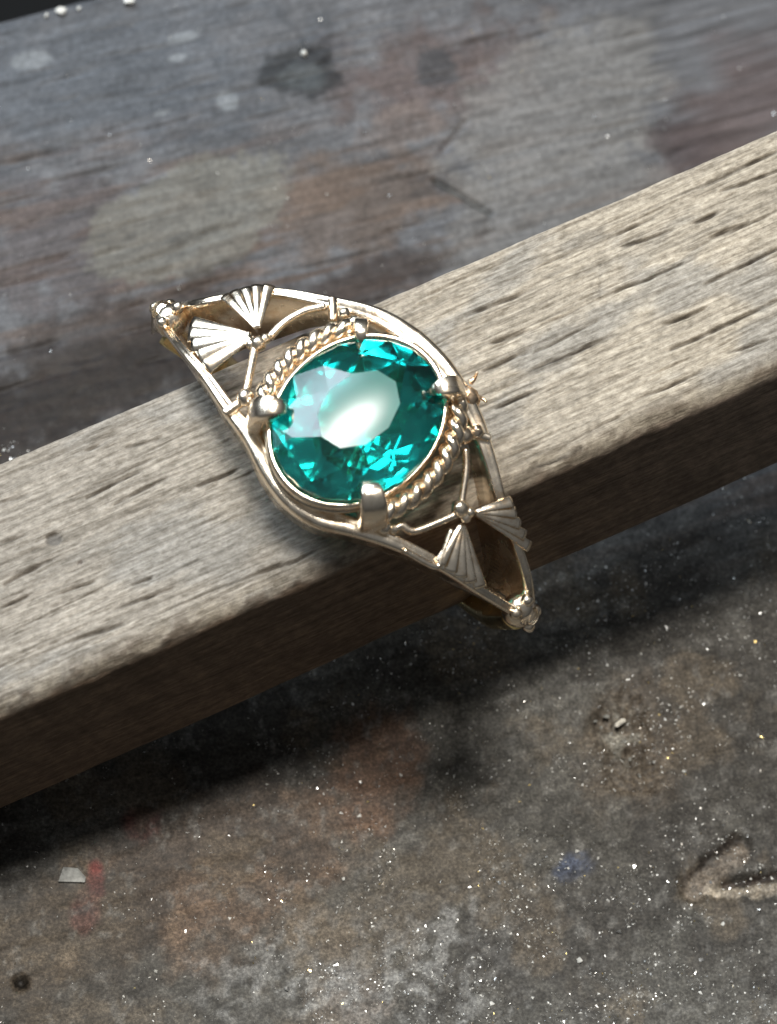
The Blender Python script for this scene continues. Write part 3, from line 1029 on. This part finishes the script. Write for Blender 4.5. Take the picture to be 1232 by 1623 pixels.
def loose(name, px, v, f, mat, label, cat, group=None, smooth=False):
    q = bench_point(*px)
    v = v.copy(); v[:, 2] -= v[:, 2].min() + 0.01
    o = mesh_obj(name, v, f, mat, smooth=smooth)
    o.matrix_world = BM @ Matrix.Translation(Vector(q * MM))
    return tag(o, label, cat, group)


# the grey translucent chip: a bevelled plate
v = np.array([(-0.58, -0.28, 0), (0.52, -0.26, 0), (0.56, -0.10, 0), (0.30, 0.30, 0), (-0.50, 0.34, 0),
              (-0.58, -0.28, .14), (0.52, -0.26, .14), (0.54, -0.10, .30), (0.20, 0.22, .46), (-0.40, 0.26, .44)])
f = [(4, 3, 2, 1, 0), (5, 6, 7, 8, 9)] + [(i, (i + 1) % 5, 5 + (i + 1) % 5, 5 + i) for i in range(5)]
loose('metal_chip', (115, 1390), v, f, M_CHIP, 'flat grey angular chip lying at the edge of the stick shadow', 'chip')
v, f = chunk(5, 0.42, (1.0, 0.33, 0.28), 14)
loose('wood_sliver', (984, 1145), rotz(v, 0.72), f, M_SLIVER, 'pale pointed sliver lying in the dug pit of the bench', 'sliver')
v, f = chunk(6, 0.19, (1, 1, 0.9), 30)
loose('round_bead', (482, 86), v, f, M_DUST, 'small round white bead on the dark burn mark', 'bead', smooth=True)
for k, (x, y, s) in enumerate(((96, 20, 0.32), (205, 5, 0.36), (72, 26, 0.16), (125, 14, 0.14))):
    v, f = chunk(20 + k, s, (1.1, 0.7, 0.7), 16)
    loose('crumb', (x, y), rotz(v, 0.4 * k), f, M_DUST, ('larger whitish crumb' if s > 0.25 else 'tiny whitish crumb beside a larger one') + ' at the broken far edge of the bench', 'crumb', 'crumbs along the far edge of the bench')
for k, (x, y, s) in enumerate(((962, 1135, .17), (970, 1162, .15), (955, 1150, .12), (990, 1172, .13), (945, 1140, .11), (1000, 1200, .12), (1014, 1228, .12), (976, 1190, .10))):
    v, f = chunk(70 + k, s, (1.1, 0.8, 0.6), 14)
    loose('grit', (x, y), rotz(v, 0.9 * k), f, M_GRIT, 'dull grey lump of grit around the dug pit', 'grit', 'lumps of grit around the dug pit')
for k, (x, y, s) in enumerate(((915, 1350, .13), (868, 1357, .12), (980, 1478, .16), (918, 1523, .17), (1112, 1521, .15), (1203, 1444, .13), (1146, 1465, .12),
                               (792, 1400, .11), (1037, 1207, .14), (545, 1394, .12), (455, 1568, .15), (571, 1240, .1), (247, 1540, .11), (1160, 1556, .12))):
    v, f = chunk(40 + k, s, (1.0, 0.9, 0.7), 12)
    loose('metal_grain', (x, y), rotz(v, k), f, M_SILVER if k % 3 else M_DUST, 'bright grain of metal lying loose on the dusty bench', 'grain', 'bright metal grains scattered over the bench')

# filings: countless specks
N = 9000
fx, fy, fs_ = [], [], []
while len(fx) < N:
    x = rng.uniform(-40, 1272); y = rng.uniform(-20, 1660)
    d = 0.012 if y < 700 else 0.22
    if (np.array(bl(x, y)) - E0) @ EN > -0.4:
        continue
    if y > 900:
        d = 0.20 + 0.5 * math.exp(-((x - 720) / 300) ** 2 - ((y - 1540) / 110) ** 2) + 0.35 * math.exp(-((x - 1000) / 80) ** 2 - ((y - 1190) / 90) ** 2) + 0.25 * math.exp(-((x - 1000) / 260) ** 2 - ((y - 1480) / 160) ** 2) + 0.3 * math.exp(-((x - 560) / 90) ** 2 - ((y - 1370) / 50) ** 2)
        if x < 400:
            d *= 0.45
    d *= 1.9 * float(sstep(0.40, 0.66, vnoise(np.array([x * 0.018]), np.array([y * 0.018]), 601) * 0.6 + vnoise(np.array([x * 0.05]), np.array([y * 0.05]), 602) * 0.4)[0]) + 0.12
    if rng.random() < d:
        fx.append(x); fy.append(y); fs_.append(0.031 * math.exp(rng.normal(0, 0.42)))
W_ = [bl(x, y) for x, y in zip(fx, fy)]
Xf = np.array([q[0] for q in W_]); Yf = np.array([q[1] for q in W_])
hf, _, _ = bench_z_local(Xf, Yf)
for name, mat, sel, lab in (('metal_filings', M_SILVER, lambda k: k % 2 == 0 and k % 22 != 0, 'silvery metal filings dusted over the bench'),
                            ('brass_filings', M_BRASS, lambda k: k % 22 == 0, 'yellow metal filings mixed in the bench dust'),
                            ('pale_dust', M_DUST, lambda k: k % 2 == 1, 'pale grey dust specks scattered over the bench')):
    vs, fc = [], []
    for k in range(N):
        if not sel(k):
            continue
        s = fs_[k]
        c = np.array([Xf[k], Yf[k], hf[k] + s * 0.25])
        tet = rng.normal(size=(4, 3)); tet /= np.linalg.norm(tet, axis=1)[:, None]
        tet *= np.array([1.5, 1.0, 0.7]) * s
        tet = rotz(tet, rng.uniform(0, 6.28))
        i = len(vs)
        vs += list(c + tet)
        fc += [(i, i + 1, i + 2), (i, i + 3, i + 1), (i, i + 2, i + 3), (i + 1, i + 3, i + 2)]
    o = mesh_obj(name, vs, fc, mat, smooth=False)
    o.matrix_world = BM.copy()
    o['kind'] = 'stuff'
    tag(o, lab, 'dust')
